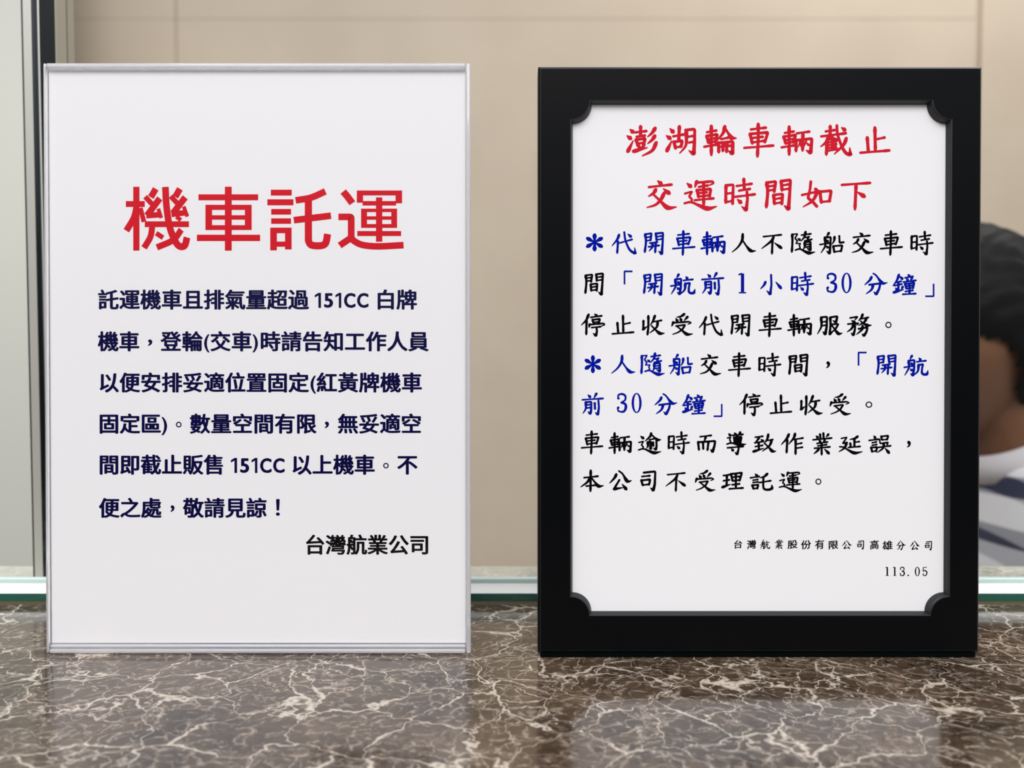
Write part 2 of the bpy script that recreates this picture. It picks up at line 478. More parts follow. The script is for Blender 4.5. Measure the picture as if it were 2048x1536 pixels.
# ------------------------------------------------------------------ brush lettering
# every character is a list of brush strokes (kind + points), drawn as tapered outlines
KAI_W = {'T1': 48, 'T2': 44, 'T3': 54, 'T4': 55, 'B': 40, 'E': 40, 'H': 90}
KAI = {
'澎': ('T1', 'd 145 140 190 182;d 100 235 155 278;t 112 470 190 312;h 220 185 385 165;v 300 95 300 240;h 240 250 365 232;v 232 292 266 395;z 232 294 370 276 345 355;h 275 350 345 340;d 275 372 292 432;p 350 358 325 432;t 195 468 395 412;p 515 120 470 190 405 250;p 510 235 470 295 405 352;p 530 335 470 455 325 535'),
'湖': ('T1', 'd 728 130 775 182;d 675 235 730 278;t 682 465 752 315;h 775 245 925 218;v 865 95 855 310;v 785 325 810 430;z 785 330 908 310 890 400;h 810 410 890 398;p 965 150 968 330 945 410 870 500;k 955 152 1090 135 1088 320 1075 515 1005 460;h 1005 250 1060 240;h 1005 340 1060 330'),
'輪': ('T1', 'v 1330 85 1330 525;h 1265 180 1405 155;v 1262 235 1290 345;z 1262 235 1420 212 1390 330;h 1290 285 1395 270;h 1290 335 1395 318;h 1225 400 1415 365;p 1530 92 1505 190 1420 300;n 1540 130 1590 210 1630 264 1700 270;h 1475 285 1580 262;v 1435 335 1440 485;k 1435 342 1652 322 1640 508 1580 458;h 1445 400 1640 382;v 1505 345 1500 465;v 1560 345 1555 480'),
'車': ('B', 'v 1765 65 1765 250 1755 480;h 1670 135 1865 112;v 1660 190 1690 315;z 1660 192 1890 172 1850 295;h 1700 242 1825 228;h 1695 300 1850 278;h 1585 370 1960 340'),
'輛': ('T2', 'v 535 90 535 490;h 475 180 600 158;v 460 230 490 335;z 460 232 625 208 597 312;h 490 280 600 265;h 490 325 595 308;h 430 385 612 355;h 640 185 815 160;v 725 190 720 430;v 630 275 630 440;k 630 285 850 258 830 465 770 425;p.62 692 300 656 385;d.6 688 325 706 372;p.62 770 295 742 372;d.6 772 315 806 355'),
'截': ('T2', 'v 1100 85 1100 205;h 1035 160 1165 140;h 970 230 1325 185;p 1082 215 1040 310 965 375;v 1050 305 1045 490;d 1112 215 1126 246;h 1062 280 1170 262;h 1065 318 1190 300;h 1065 357 1190 340;h 1060 396 1185 380;h 1055 436 1210 410;v 1190 272 1188 300;v 1135 260 1130 425;g 1195 75 1205 200 1265 370 1325 465 1388 490 1378 390;p 1330 255 1290 350 1160 480;d 1262 105 1312 142'),
'止': ('T2', 'v 1705 105 1712 425;h 1740 262 1840 240;v 1600 240 1615 430;h 1505 450 1905 418'),
'交': ('T3', 'd 300 115 362 168;h 150 225 540 180;p 270 265 230 330 145 385;d 400 255 500 335;p 415 325 350 450 260 535 120 580;n 240 365 340 460 470 582 620 572'),
'運': ('T3', 'd 800 140 865 200;z.8 765 322 888 285 835 372 885 425 872 480;n 755 495 870 475 1010 535 1155 588 1305 552;p 968 105 935 210;y 965 128 1238 105 1258 138 1190 170;h 1000 205 1160 178;v 1085 130 1085 530;v 970 258 1000 390;z 970 263 1208 240 1185 370;h 1020 312 1140 300;h 1010 375 1185 352;h 930 440 1255 408'),
'時': ('T3', 'v 1465 175 1460 485;z 1465 180 1592 165 1580 500;h 1490 320 1580 312;h 1480 470 1570 452;h 1650 190 1915 150;v 1775 65 1785 260;h 1690 272 1885 240;h 1625 380 1970 335;k 1830 295 1840 420 1815 615 1740 550;d 1665 425 1725 482'),
'間': ('T4', 'v 110 130 128 300 105 570;z 110 132 268 110 240 290;h 150 198 245 185;h 150 272 240 255;v 360 100 375 272;k 360 105 522 82 505 350 485 608 415 540;h 385 178 490 162;h 385 255 500 240;v 230 350 245 515;z 230 352 388 332 372 510;h 260 422 360 405;h 250 502 370 482'),
'如': ('T4', 'z 865 118 850 260 815 402 900 470 968 548;p 945 245 968 300 895 450 735 555;h 712 350 1000 285;v 1020 285 1045 485;z 1020 292 1215 275 1185 450;h 1050 470 1195 455'),
'下': ('T4', 'h 1390 185 1885 150;v 1640 175 1620 605;d 1665 310 1785 385'),
'代': ('B', 'p 675 125 640 210 550 325;v 655 245 640 455;h 690 272 905 210;g 765 80 785 220 845 370 900 430 960 462 950 358;d 830 115 885 162'),
'開': ('B', 'v 1110 115 1125 250 1105 435;z 1110 118 1222 100 1205 225;h 1130 175 1205 162;h 1130 235 1205 220;v 1295 100 1310 230;k 1295 105 1422 90 1412 300 1398 470 1345 415;h 1320 160 1400 147;h 1320 215 1405 200;h 1190 275 1325 255;h 1170 340 1355 315;p 1235 270 1238 340 1180 415;v 1295 265 1285 440'),
'人': ('B', 'p 730 115 718 225 650 340 550 430;n 735 235 790 320 865 405 950 408'),
'不': ('B', 'h 1080 160 1395 128;p 1260 165 1215 240 1050 370;v 1240 215 1230 460;d 1275 270 1395 360'),
'隨': ('B', 'v 1570 120 1575 250 1565 440;z.75 1570 122 1665 112 1618 190 1658 240 1640 288;d 1668 195 1700 222;z.7 1668 290 1715 285 1690 330 1708 350 1690 392;n 1625 405 1700 385 1780 425 1862 458 1960 440;h 1730 135 1890 112;p 1800 75 1780 165 1720 245;h 1800 178 1862 165;v 1840 180 1838 225;h 1785 240 1905 212;p 1785 262 1782 350 1755 402;k 1785 265 1885 252 1880 408 1825 370;h 1800 308 1870 300;h 1800 350 1870 342'),
'船': ('B', 'p 150 90 110 155;p 78 170 85 320 15 445;k 78 175 182 165 176 300 160 460 110 415;d 112 215 132 245;d 105 325 130 352;h -5 300 165 272;p 248 160 240 230 205 292;z 330 145 335 268 405 258;v 225 325 245 440;z 225 328 382 314 360 420;h 250 430 365 412'),
'「': ('B', 'r.72 890 68 755 68 755 290'),
'」': ('B', 'r.72 1940 285 1940 500 1795 500'),
'航': ('B', 'p 1680 115 1645 180;p 1620 205 1625 330 1555 465;k 1620 208 1722 192 1716 340 1695 472 1655 435;d 1662 240 1680 268;d 1652 350 1675 378;h 1545 325 1710 295;d 1800 155 1828 192;h 1760 225 1920 205;p 1792 275 1780 390 1705 470;k 1785 288 1872 265 1852 350 1850 430 1885 455 1940 448 1955 380'),
'前': ('B', 'd 130 120 170 162;p 282 95 235 178;h 30 210 400 185;p 90 250 90 370 40 455;k 90 255 192 245 186 400 170 465 130 425;h 105 305 160 297;h 105 360 160 352;v 250 265 255 380;k 315 225 325 350 305 480 260 440'),
'1': ('B', 'r.7 655 135 715 112;r1.35 722 112 722 425;r.55 660 438 782 438'),
'小': ('B', 'k 1215 125 1222 300 1200 475 1140 410;p 1118 250 1090 310 1030 375;d 1300 255 1390 365'),
'3': ('B', 'o 140 185 22 22 22 22;w.9 128 190 138 125 205 105 262 140 258 215 185 262;w1.15 190 262 262 290 272 360 240 420 190 432;w.8 195 432 140 415 118 360;o 134 355 24 24 24 24'),
'0': ('B', 'o 452 270 86 172 42 20'),
'5': ('B', 'r.7 130 105 270 105;r.8 132 105 122 260;w1.1 122 255 200 225 272 285 272 350 240 410 180 432;w.8 185 432 130 410 116 365;o 132 360 22 22 22 22'),
'.': ('B', 'o 100 420 26 26 26 26'),
'分': ('B', 'p 882 165 850 225 765 305;n 910 105 960 140 1062 272 1150 268;k 840 305 1032 280 1010 380 960 475 920 430;p 910 300 880 390 790 465'),
'鐘': ('B', 'p 1345 125 1310 220 1240 320;d 1360 155 1405 200;h 1295 260 1385 240;h 1265 315 1395 290;v 1335 255 1335 420;d 1285 355 1308 385;p 1412 335 1385 382;t 1250 435 1425 385;d 1500 120 1528 152;h 1450 180 1590 155;d 1475 195 1500 222;p 1575 180 1545 225;h 1420 255 1640 225;v 1450 285 1475 370;z 1450 290 1612 265 1590 360;h 1480 328 1590 312;h 1475 372 1590 352;v 1528 290 1530 460;h 1455 420 1590 398;h 1410 468 1640 455'),
'停': ('B', 'p 190 85 150 180 70 270;v 155 185 150 435;d 290 75 328 112;h 225 135 410 108;v 255 175 270 230;z 255 178 380 163 365 215;h 270 225 365 212;p 208 255 195 315;y 210 264 440 240 462 262 400 292;h 240 315 390 300;k 322 320 330 380 312 460 265 415'),
'收': ('B', 'v 1120 185 1118 335;t 1110 345 1185 290;v 1205 100 1205 290 1190 440;p 1320 95 1290 180 1240 270;h 1285 205 1435 180;p 1368 200 1350 300 1235 405;n 1265 280 1330 350 1408 415 1485 410'),
'受': ('B', 'p 1825 65 1770 108 1695 125;d 1680 148 1708 195;d 1750 135 1772 182;p 1880 115 1825 182;p 1640 212 1612 290;y 1635 228 1905 205 1942 228 1885 250;y 1685 285 1840 262 1785 355 1710 405 1630 435;n 1705 295 1780 360 1870 435 1965 428'),
'服': ('B', 'p 360 130 365 290 300 425;k 360 132 462 120 456 300 430 435 390 385;h 375 215 440 205;h 375 280 440 270;v 515 130 520 270 505 435;t 505 430 565 375;k 515 132 638 112 612 220 560 188;y 535 255 655 248 600 345 500 430;n 540 268 590 340 655 420 720 410'),
'務': ('B', 'y 855 140 985 118 935 178;d 880 185 925 218;y 815 250 1005 232 970 268;k 935 212 940 330 910 450 870 410;p 912 262 880 330 805 390;p 1070 75 1050 130 1000 190;h 1045 155 1168 130;p 1135 150 1095 215 1000 275;n 1035 195 1075 235 1150 272 1220 270;k 1000 335 1155 308 1135 390 1090 460 1060 425;p 1068 280 1060 345 965 435'),
'。': ('B', 'o 1508 262 53 53 19 19'),
'，': ('B', 'o 225 230 30 30 30 30;p 242 228 238 275 200 312'),
'逾': ('B', 'd 1070 150 1120 190;z.75 1040 265 1122 242 1085 310 1120 345 1105 382;n 1035 400 1120 380 1210 415 1312 452 1425 430;p 1255 95 1240 150 1150 240;n 1270 130 1320 180 1370 217 1425 212;h 1225 215 1302 198;p 1195 255 1195 330 1175 370;k 1195 257 1252 245 1250 380 1215 360;h 1205 292 1245 284;h 1205 327 1245 320;v 1288 260 1292 330;k 1345 215 1350 330 1335 397 1295 365'),
'而': ('B', 'h 85 160 280 137;p 185 160 155 245;v 50 250 65 395;k 50 257 348 235 332 330 300 430 265 385;v 135 260 140 380;v 230 255 212 400'),
'導': ('B', 'd 565 105 597 138;z.75 545 182 605 170 582 215 605 245 590 275;n 535 292 615 272 730 300 790 305 870 292;d 665 90 690 122;p 772 80 742 125;h 630 137 820 118;p 722 130 700 168;v 662 170 672 265;z 662 174 792 160 775 260;h 690 202 765 194;h 690 231 765 224;h 675 261 775 255;h 545 357 825 332;k 735 295 745 370 715 475 680 435;d 615 372 645 407'),
'致': ('B', 'h 1020 167 1155 150;p 1090 168 1055 225 1010 272;h 1010 270 1150 245;d 1120 205 1160 242;h 1020 337 1150 314;v 1080 262 1085 400;t 985 427 1170 367;p 1250 115 1230 200 1170 290;h 1225 227 1330 210;p 1310 217 1270 320 1145 420;n 1195 287 1260 352 1320 417 1385 422'),
'作': ('B', 'p 1605 115 1570 190 1475 300;v 1578 215 1565 445;p 1712 105 1690 180 1605 290;h 1695 210 1850 183;v 1722 215 1720 470;h 1745 290 1828 273;h 1745 362 1840 346'),
'業': ('B', 'v 340 110 350 195;v 400 92 405 190;d 270 140 302 172;p 492 112 450 162;h 215 212 550 180;d 322 212 346 252;p 428 205 400 255;h 285 277 475 250;h 300 320 460 297;h 240 362 520 337;v 370 270 370 477;p 322 375 285 415 230 460;d 420 375 500 455'),
'延': ('B', 'p 988 148 940 185 850 207;v 930 195 930 342;h 940 257 1015 245;v 858 275 866 345;h 825 355 1030 335;z.8 705 187 802 165 728 280 795 264;p 798 262 760 360 665 432;n 675 340 745 350 830 405 935 455 1065 432'),
'誤': ('B', 'd 1255 140 1280 182;h 1170 225 1340 203;h 1225 267 1300 252;h 1225 312 1305 299;v 1205 350 1225 435;z 1205 355 1312 344 1295 425;h 1225 425 1290 415;v 1385 150 1400 217;z 1385 153 1512 140 1490 210;h 1400 216 1490 206;z.85 1358 205 1366 282 1508 260 1490 300;h 1330 352 1555 322;p 1432 275 1420 360 1320 445;d 1455 365 1525 452'),
'本': ('E', 'v 220 85 215 445;h 110 210 340 185;p 215 205 160 290 55 370;n 235 215 290 290 350 356 430 348;h 145 355 295 340'),
'公': ('E', 'p 638 155 610 215 530 305;n 680 100 740 150 815 270 885 265;z 688 252 600 405;t 598 408 745 382;d 735 325 802 412'),
'司': ('E', 'k 1080 135 1275 115 1266 330 1240 435 1195 390;h 1050 200 1185 187;v 1040 260 1065 350;z 1040 265 1190 248 1170 335;h 1065 342 1170 330'),
'理': ('E', 'h 375 175 480 160;v 435 170 430 350;h 375 265 480 248;t 355 375 495 325;v 505 145 535 270;z 505 150 695 126 655 260;h 545 202 650 191;h 540 266 655 251;v 590 150 590 385;h 525 332 655 316;h 475 402 715 386'),
'託': ('E', 'd 905 145 938 182;h 825 215 975 190;h 870 257 950 242;h 870 297 955 284;v 855 340 880 410;z 855 345 960 334 940 400;h 880 402 940 393;p 1112 142 1060 190 985 215;h 975 297 1170 264;k 1045 205 1040 350 1050 405 1090 422 1150 420 1195 395 1185 335'),
'機 heading': ('H', 'b 237 325 98 965;b 133 400 292 372;c 285 365 245 520 140 695;c.75 335 385 355 450 388 575;c 555 125 485 240;c.8 405 232 530 362;c 612 255 430 490;c.85 420 490 630 475;c.6 590 395 632 522;c 895 125 830 235;c.8 765 225 880 345;c 970 240 795 460;c.85 775 472 985 448;c.6 948 365 1000 502;c1.05 690 100 705 350 745 620 810 800 880 900 960 898 995 785;b 400 1022 567 645;c.65 845 502 908 552;c.95 505 640 478 780 390 928;c.75 560 728 658 790;c.95 915 680 800 820 570 922'),
'車 heading': ('H', 'b 1500 1593 100 968;b 1140 1953 203 283;b 1235 1325 345 688;b 1772 1865 345 688;b 1235 1865 345 415;b 1235 1865 487 548;b 1235 1865 622 688;b 1118 1980 752 838'),
'託 heading': ('H', 'b 150 437 137 217;b 102 460 268 350;b 155 427 400 477;b 155 427 528 603;b 142 233 655 965;b 345 435 655 952;b 142 435 655 730;b 142 435 845 915;c 490 283 700 245 898 160;c 465 553 975 492;r1.1 665 265 665 840;c1.08 665 800 672 850 700 888 760 902 840 900 890 880 912 835 928 742'),
'運 heading': ('H', 'c1.05 1135 160 1190 225 1258 320;r1 1072 508 1243 508 1243 800;c 1088 902 1243 795;c 1220 775 1290 845 1400 895 1600 914 1945 897;b 1318 1925 145 212;b 1318 1402 145 312;b 1838 1925 145 320;b 1395 1845 290 352;b 1575 1660 240 850;b 1375 1455 395 660;b 1780 1858 395 660;b 1375 1858 395 442;b 1375 1858 500 548;b 1375 1858 607 660;b 1325 1912 703 772'),
'＊': ('B', 'd1.3 250 262 250 118;d1.3 250 258 250 405;d1.3 252 260 375 185;d1.3 252 262 375 340;d1.3 248 260 122 185;d1.3 248 262 122 340'),
}


def catmull(pts, per=8):
    if len(pts) < 3:
        a, b = pts
        return [a.lerp(b, i / per) for i in range(per + 1)]
    out = []
    p = [pts[0] * 2 - pts[1]] + pts + [pts[-1] * 2 - pts[-2]]
    for i in range(1, len(p) - 2):
        for k in range(per):
            t = k / per
            a, b, c, d = p[i - 1], p[i], p[i + 1], p[i + 2]
            out.append(0.5 * ((2 * b) + (c - a) * t + (2 * a - 5 * b + 4 * c - d) * t * t + (3 * b - a - 3 * c + d) * t ** 3))
    out.append(pts[-1])
    return out


def rounded(pts, rad):
    """Polyline with its corners slightly rounded."""
    out = [pts[0]]
    for i in range(1, len(pts) - 1):
        a, b, c = pts[i - 1], pts[i], pts[i + 1]
        r = min(rad, (b - a).length * 0.45, (c - b).length * 0.45)
        s, e = b + (a - b).normalized() * r, b + (c - b).normalized() * r
        for k in range(6):
            t = k / 5
            out.append(s * (1 - t) ** 2 + b * 2 * t * (1 - t) + e * t * t)
    out.append(pts[-1])
    # densify
    res = [out[0]]
    for a, b in zip(out, out[1:]):
        n = max(1, int((b - a).length / max(rad, 1e-6) / 1.5))
        for k in range(1, n + 1):
            res.append(a.lerp(b, k / n))
    return res


def interp(keys, t):
    for (a, u), (b, v) in zip(keys, keys[1:]):
        if t <= b:
            return u + (v - u) * (t - a) / max(b - a, 1e-9)
    return keys[-1][1]


PROFILE = {
    'h': [(0, .80), (.12, .80), (.45, .70), (.8, .82), (.93, 1.12), (1, .85)],
    'v': [(0, 1.0), (.08, 1.35), (.22, 1.05), (.7, 1.0), (.92, 1.2), (1, .8)],
    'p': [(0, 1.05), (.12, 1.35), (.4, 1.05), (.75, .75), (1, .42)],
    'd': [(0, .45), (.35, .9), (.75, 1.5), (.92, 1.5), (1, 1.1)],
    't': [(0, 1.1), (.15, 1.4), (.5, .95), (1, .45)],
    'z': [(0, .95), (.3, .85), (.6, 1.0), (1, 1.0)],
    'y': [(0, .85), (.3, .8), (.5, 1.0), (1, .5)],
    'r': [(0, 1), (1, 1)],
    'w': [(0, .8), (.5, 1.15), (1, .8)],
    'c': [(0, 1), (1, 1)],
}


def stroke_path(kind, pts, w):
    """Returns list of (point, width)."""
    if kind in 'hvpdt':
        c = catmull(pts)
        keys = PROFILE[kind]
    elif kind in 'wc':
        c = catmull(pts, 10)
        keys = PROFILE[kind]
    elif kind in 'zyr':
        c = rounded(pts, w * (0.45 if kind != 'r' else 0.2))
        keys = PROFILE[kind]
    elif kind == 'n':
        c = catmull(pts)
        L = [0.0]
        for a, b in zip(c, c[1:]):
            L.append(L[-1] + (b - a).length)
        kn = L[(len(pts) - 2) * 8] / L[-1]
        keys = [(0, .75), (kn * .5, .85), (kn * .9, 1.55), (kn, 1.6), (kn + (1 - kn) * .6, .85), (1, .4)]
    else:                                       # 'k' hook on a polyline, 'g' long curved hook
        body, tip = pts[:-1], pts[-1]
        c = rounded(body, w * .5) if kind == 'k' else catmull(body)
        if kind == 'k':
            c = rounded(pts, w * .55)
        else:
            c = c + [c[-1].lerp(tip, t) for t in (.25, .5, .75, 1)]
        tot = sum((b - a).length for a, b in zip(pts, pts[1:]))
        kn = 1 - (tip - pts[-2]).length / tot
        keys = [(0, .95), (kn * .5, .95), (kn * .93, 1.2), (kn, 1.45), (kn + (1 - kn) * .4, 1.0), (1, .4)]
    L = [0.0]
    for a, b in zip(c, c[1:]):
        L.append(L[-1] + (b - a).length)
    return [(p, w * interp(keys, l / L[-1])) for p, l in zip(c, L)], kind


def stroke_polys(kind, pts, w):
    """Outline polygons (lists of 2D points), each convex quad or cap fan."""
    path, kind = stroke_path(kind, pts, w)
    P = [p for p, _ in path]
    left, right = [], []
    n = len(P)
    for i in range(n):
        t = (P[min(i + 1, n - 1)] - P[max(i - 1, 0)])
        t = t.normalized() if t.length > 1e-9 else Vector((1, 0))
        nr = Vector((-t.y, t.x)) * path[i][1] * 0.5
        left.append(P[i] + nr)
        right.append(P[i] - nr)
    polys = []
    for i in range(n - 1):
        polys.append([left[i], left[i + 1], right[i + 1], right[i]])
    if kind not in 'rc':
        for i, sgn in ((0, -1), (n - 1, 1)):
            t = (P[1] - P[0]) if i == 0 else (P[-1] - P[-2])
            t = t.normalized() * sgn
            r = path[i][1] * 0.5
            nr = Vector((-t.y, t.x))
            polys.append([P[i] + nr * r * math.cos(a) + t * r * math.sin(a) * 0.9 for a in [math.pi * k / 8 for k in range(9)]])
    return polys


def kai_glyph(ch):
    key, data = KAI[ch]
    w0 = KAI_W[key]
    strokes = []
    for s in data.split(';'):
        f = s.split()
        kind, fac = f[0][0], float(f[0][1:] or 1)
        v = [float(x) for x in f[1:]]
        if kind == 'b':
            x0, x1, y0, y1 = v
            strokes.append([[Vector((x0, y0)), Vector((x1, y0)), Vector((x1, y1)), Vector((x0, y1))]])
        elif kind == 'o':
            cx, cy, rx, ry, tx, ty = v
            N = 36
            o_ = [Vector((cx + rx * math.cos(2 * math.pi * i / N), cy + ry * math.sin(2 * math.pi * i / N))) for i in range(N)]
            if tx >= rx:
                strokes.append([o_])
            else:
                i_ = [Vector((cx + (rx - tx) * math.cos(2 * math.pi * i / N), cy + (ry - ty) * math.sin(2 * math.pi * i / N))) for i in range(N)]
                strokes.append([[o_[i], o_[(i + 1) % N], i_[(i + 1) % N], i_[i]] for i in range(N)])
        else:
            pts = [Vector((v[i], v[i + 1])) for i in range(0, len(v), 2)]
            strokes.append(stroke_polys(kind, pts, w0 * fac))
    xs = [p.x for s in strokes for q in s for p in q]
    ys = [p.y for s in strokes for q in s for p in q]
    return strokes, (min(xs), min(ys), max(xs), max(ys))


_kai_cache = {}


class Print:
    """Collects printed letters on a sheet and builds them as one thin mesh per ink."""
    def __init__(self, plane, depth, lift=0.00004):
        self.plane, self.bm, self.lift, self.k = plane, bmesh.new(), lift, 0
        self.depth = depth

    def poly(self, pts, z):
        vs = [self.bm.verts.new((x, self.depth - z, y)) for x, y in pts]
        try:
            self.bm.faces.new(vs)
        except ValueError:
            pass

    def kai(self, ch, x0, y0, x1, y1):
        if ch not in _kai_cache:
            _kai_cache[ch] = kai_glyph(ch)
        strokes, (a, b, c, d) = _kai_cache[ch]
        for s in strokes:
            self.k += 1
            z = self.lift + (self.k % 24) * 2e-6
            for q in s:
                self.poly([self.plane.uv(x0 + (p.x - a) / (c - a) * (x1 - x0), y0 + (p.y - b) / (d - b) * (y1 - y0)) for p in q], z)

    def font(self, ch, fx, fy, bold=None):
        """fx, fy map font units to pixels; bold letters are struck several times, slightly shifted."""
        bold = FONT_BOLD if bold is None else bold
        co, faces = font_glyph(ch)
        shifts = [(0, 0)] + [(bold * math.cos(math.pi * k / 4), 0.6 * bold * math.sin(math.pi * k / 4)) for k in range(8)] if bold else [(0, 0)]
        for sx, sy in shifts:
            self.k += 1
            y_ = self.depth - self.lift - (self.k % 24) * 2e-6
            base = []
            for x, y in co:
                u, v = self.plane.uv(fx(x + sx, y + sy), fy(x + sx, y + sy))
                base.append(self.bm.verts.new((u, y_, v)))
            for f in faces:
                try:
                    self.bm.faces.new([base[i] for i in f])
                except ValueError:
                    pass

    def build(self, name, m, parent):
        bm = self.bm
        # all letters face the viewer
        for f in bm.faces:
            f.normal_update()
            if f.normal.y > 0:
                f.normal_flip()
        return mesh_obj(name, bm, m, parent, recalc=False)


_font = {}
_fc = bpy.data.curves.new('letter', 'FONT')
_fo = bpy.data.objects.new('letter', _fc)
_fc.size = 1.0
_fc.resolution_u = 4
FONT_BOLD = 0.012


def font_glyph(ch):
    if ch not in _font:
        _fc.body = ch
        COL.objects.link(_fo)
        bpy.context.view_layer.update()
        ev = _fo.evaluated_get(bpy.context.evaluated_depsgraph_get())
        me = bpy.data.meshes.new_from_object(ev)
        _font[ch] = ([(v.co.x, v.co.y) for v in me.vertices], [list(p.vertices) for p in me.polygons])
        bpy.data.meshes.remove(me)
        COL.objects.unlink(_fo)
    return _font[ch]


# ------------------------------------------------------------------ white notice in a clear acrylic stand
SIGN_ROT = (-LEAN, 0, 0)
SB = Vector((0, BASE_Y, CT + 0.0002))


def to_plane(root):
    root.location = SB
    root.rotation_euler = SIGN_ROT


PF = Plane(0.0)                                        # front face of both signs
hx0, hz1 = PF.uv(88.5, 128)
hx1, _ = PF.uv(941, 130)
_, hz0 = PF.uv(515, 1308)
hx0b, _ = PF.uv(92, 1300)
hx0, hx1, hz0 = (hx0 + hx0b) / 2, (hx1 + PF.uv(940, 1300)[0]) / 2, 0.0
holder = empty('acrylic_sign_stand', (0, 0, 0))
to_plane(holder)
tag(holder, 'clear acrylic stand holding a white notice with a red four-character heading', 'sign stand')

PAPER_D = 0.0022
PP = Plane(PAPER_D)
px0, pz1 = PP.uv(98.5, 141)
px1, _ = PP.uv(931, 141)
_, pz0 = PP.uv(500, 1286.5)
px0 = (px0 + PP.uv(102.5, 1286)[0]) / 2
# front sheet of acrylic, back slab, side rails that close the pocket
mesh_obj('front_panel', new_box(hx0 + 0.0004, hx1 - 0.0004, 0.0, 0.0016, pz0 + 0.0002, pz1 + 0.0018, 0.0003, 2), M['acrylic_front'], holder)
mesh_obj('back_panel', new_box(hx0, hx1, 0.0028, 0.0058, 0.0, hz1, 0.0008, 3), M['acrylic'], holder, True)
rail = 0.0017
mesh_obj('side_rail', new_box(hx0 - 0.0002, px0 - 0.0003, -0.0003, 0.0027, 0.0, hz1 + 0.0002, 0.0007, 3), M['acrylic'], holder, True)
mesh_obj('side_rail', new_box(px1 + 0.0003, hx1 + 0.0002, -0.0003, 0.0027, 0.0, hz1 + 0.0002, 0.0007, 3), M['acrylic'], holder, True)
mesh_obj('top_rail', new_box(px0, px1, -0.0003, 0.0027, pz1 + 0.0003, hz1 + 0.0002, 0.0006, 3), M['acrylic'], holder, True)
mesh_obj('bottom_rail', new_box(px0, px1, -0.0003, 0.0027, 0.0, 0.0022, 0.0008, 3), M['acrylic'], holder, True)
mesh_obj('bottom_lip', new_box(px0, px1, 0.0004, 0.0027, 0.0026, pz0 - 0.0005, 0.0007, 3), M['acrylic'], holder, True)
sheet = mesh_obj('paper_sheet', new_box(px0, px1, PAPER_D, PAPER_D + 0.00025, pz0, pz1), M['paper'], holder)
foot = bmesh.new()
extrude_profile(foot, [(0.0060, 0.0015), (0.0060, 0.07), (0.0085, 0.07), (0.047, 0.0042), (0.047, 0.0017), (0.044, 0.0013), (0.0095, 0.060), (0.0085, 0.0015)], -0.165, -0.085)
mesh_obj('prop_foot', foot, M['acrylic'], holder)

# lettering of the white notice
A = Print(PP, PAPER_D)


def fit(pr, ch, x0, y0, x1, y1, shear=0.0, bold=None):
    """Letter stretched so that its ink fills the given box."""
    bold = FONT_BOLD if bold is None else bold
    co, _ = font_glyph(ch)
    xs = [q[0] for q in co]
    ys = [q[1] + shear * q[0] for q in co]
    a, b, c, d = min(xs) - bold, min(ys) - bold, max(xs) + bold, max(ys) + bold
    pr.font(ch, lambda x, y: x0 + (x - a) / (c - a) * (x1 - x0),
            lambda x, y: y1 - (y + shear * x - b) / (d - b) * (y1 - y0), bold)


def run(pr, text, c0, c1, base, em=41.8, dx=0.0):
    """Full-width characters, centres evenly spaced from c0 to c1."""
    for i, ch in enumerate(text):
        c = c0 if len(text) == 1 else c0 + (c1 - c0) * i / (len(text) - 1)
        pr.font(ch, lambda x, y: c + (x - 0.5) * em, lambda x, y: base - y * em)


def one(pr, x0, y0, x1, y1):
    w, h = x1 - x0, y1 - y0
    pts = [(0.0, .15), (0.60, 0.0), (1, 0), (1, 1), (.58, 1), (.58, .18), (0.0, .31)]
    co = [pr.plane.uv(x0 + x * w, y0 + y * h) for x, y in pts]
    for q in ((0, 1, 5, 6), (1, 2, 3, 4, 5)):
        pr.poly([co[i] for i in q], pr.lift)


for ch, b in (('機 heading', (247.3, 374.3, 380.6, 502)), ('車 heading', (393.8, 374.3, 520.3, 502)),
              ('託 heading', (534.7, 377.5, 662.8, 501.5)), ('運 heading', (675.5, 379.5, 807.5, 500))):
    A.kai(ch, *b)
A.build('heading_text', M['red_ink'], sheet)['label'] = 'large crimson heading'
A = Print(PP, PAPER_D)
FONT_BOLD = 0.033
run(A, '託運機車且排氣量超過', 217, 597, 615.8)
run(A, '白牌', 771.5, 813.5, 615.8)
run(A, '機車', 216.7, 258.5, 699.3)
run(A, '登輪', 342, 384.7, 699.3)
run(A, '交車', 441, 483.5, 699.3)
run(A, '時請告知工作人員', 540.5, 837, 699.3)
run(A, '以便安排妥適位置固定', 217.3, 597.5, 781.6)
run(A, '紅黃牌機車', 653.6, 823.7, 781.6)
run(A, '固定區', 218, 302, 863.9)
run(A, '數量空間有限', 400, 612.5, 863.9)
run(A, '無妥適空', 696, 822.6, 863.9)
run(A, '間即截止販售', 218, 428, 945.9)
run(A, '以上機車', 603, 729.4, 945.9)
run(A, '不', 814.7, 814.7, 945.9)
run(A, '便之處', 218.5, 302.6, 1032.3)
run(A, '敬請見諒', 386.8, 513, 1032.3)
for ox, y in ((0, 586.4), (-167.8, 916.6)):
    one(A, 629.5 + ox, y, 642 + ox, y + 30.2)
    fit(A, '5', 648 + ox, y, 666.3 + ox, y + 30.6, bold=0.042)
    one(A, 670.8 + ox, y, 682.6 + ox, y + 30.2)
    fit(A, 'C', 687.9 + ox, y - .3, 711.2 + ox, y + 30.8, bold=0.042)
    fit(A, 'C', 714 + ox, y - .3, 737.2 + ox, y + 30.8, bold=0.042)
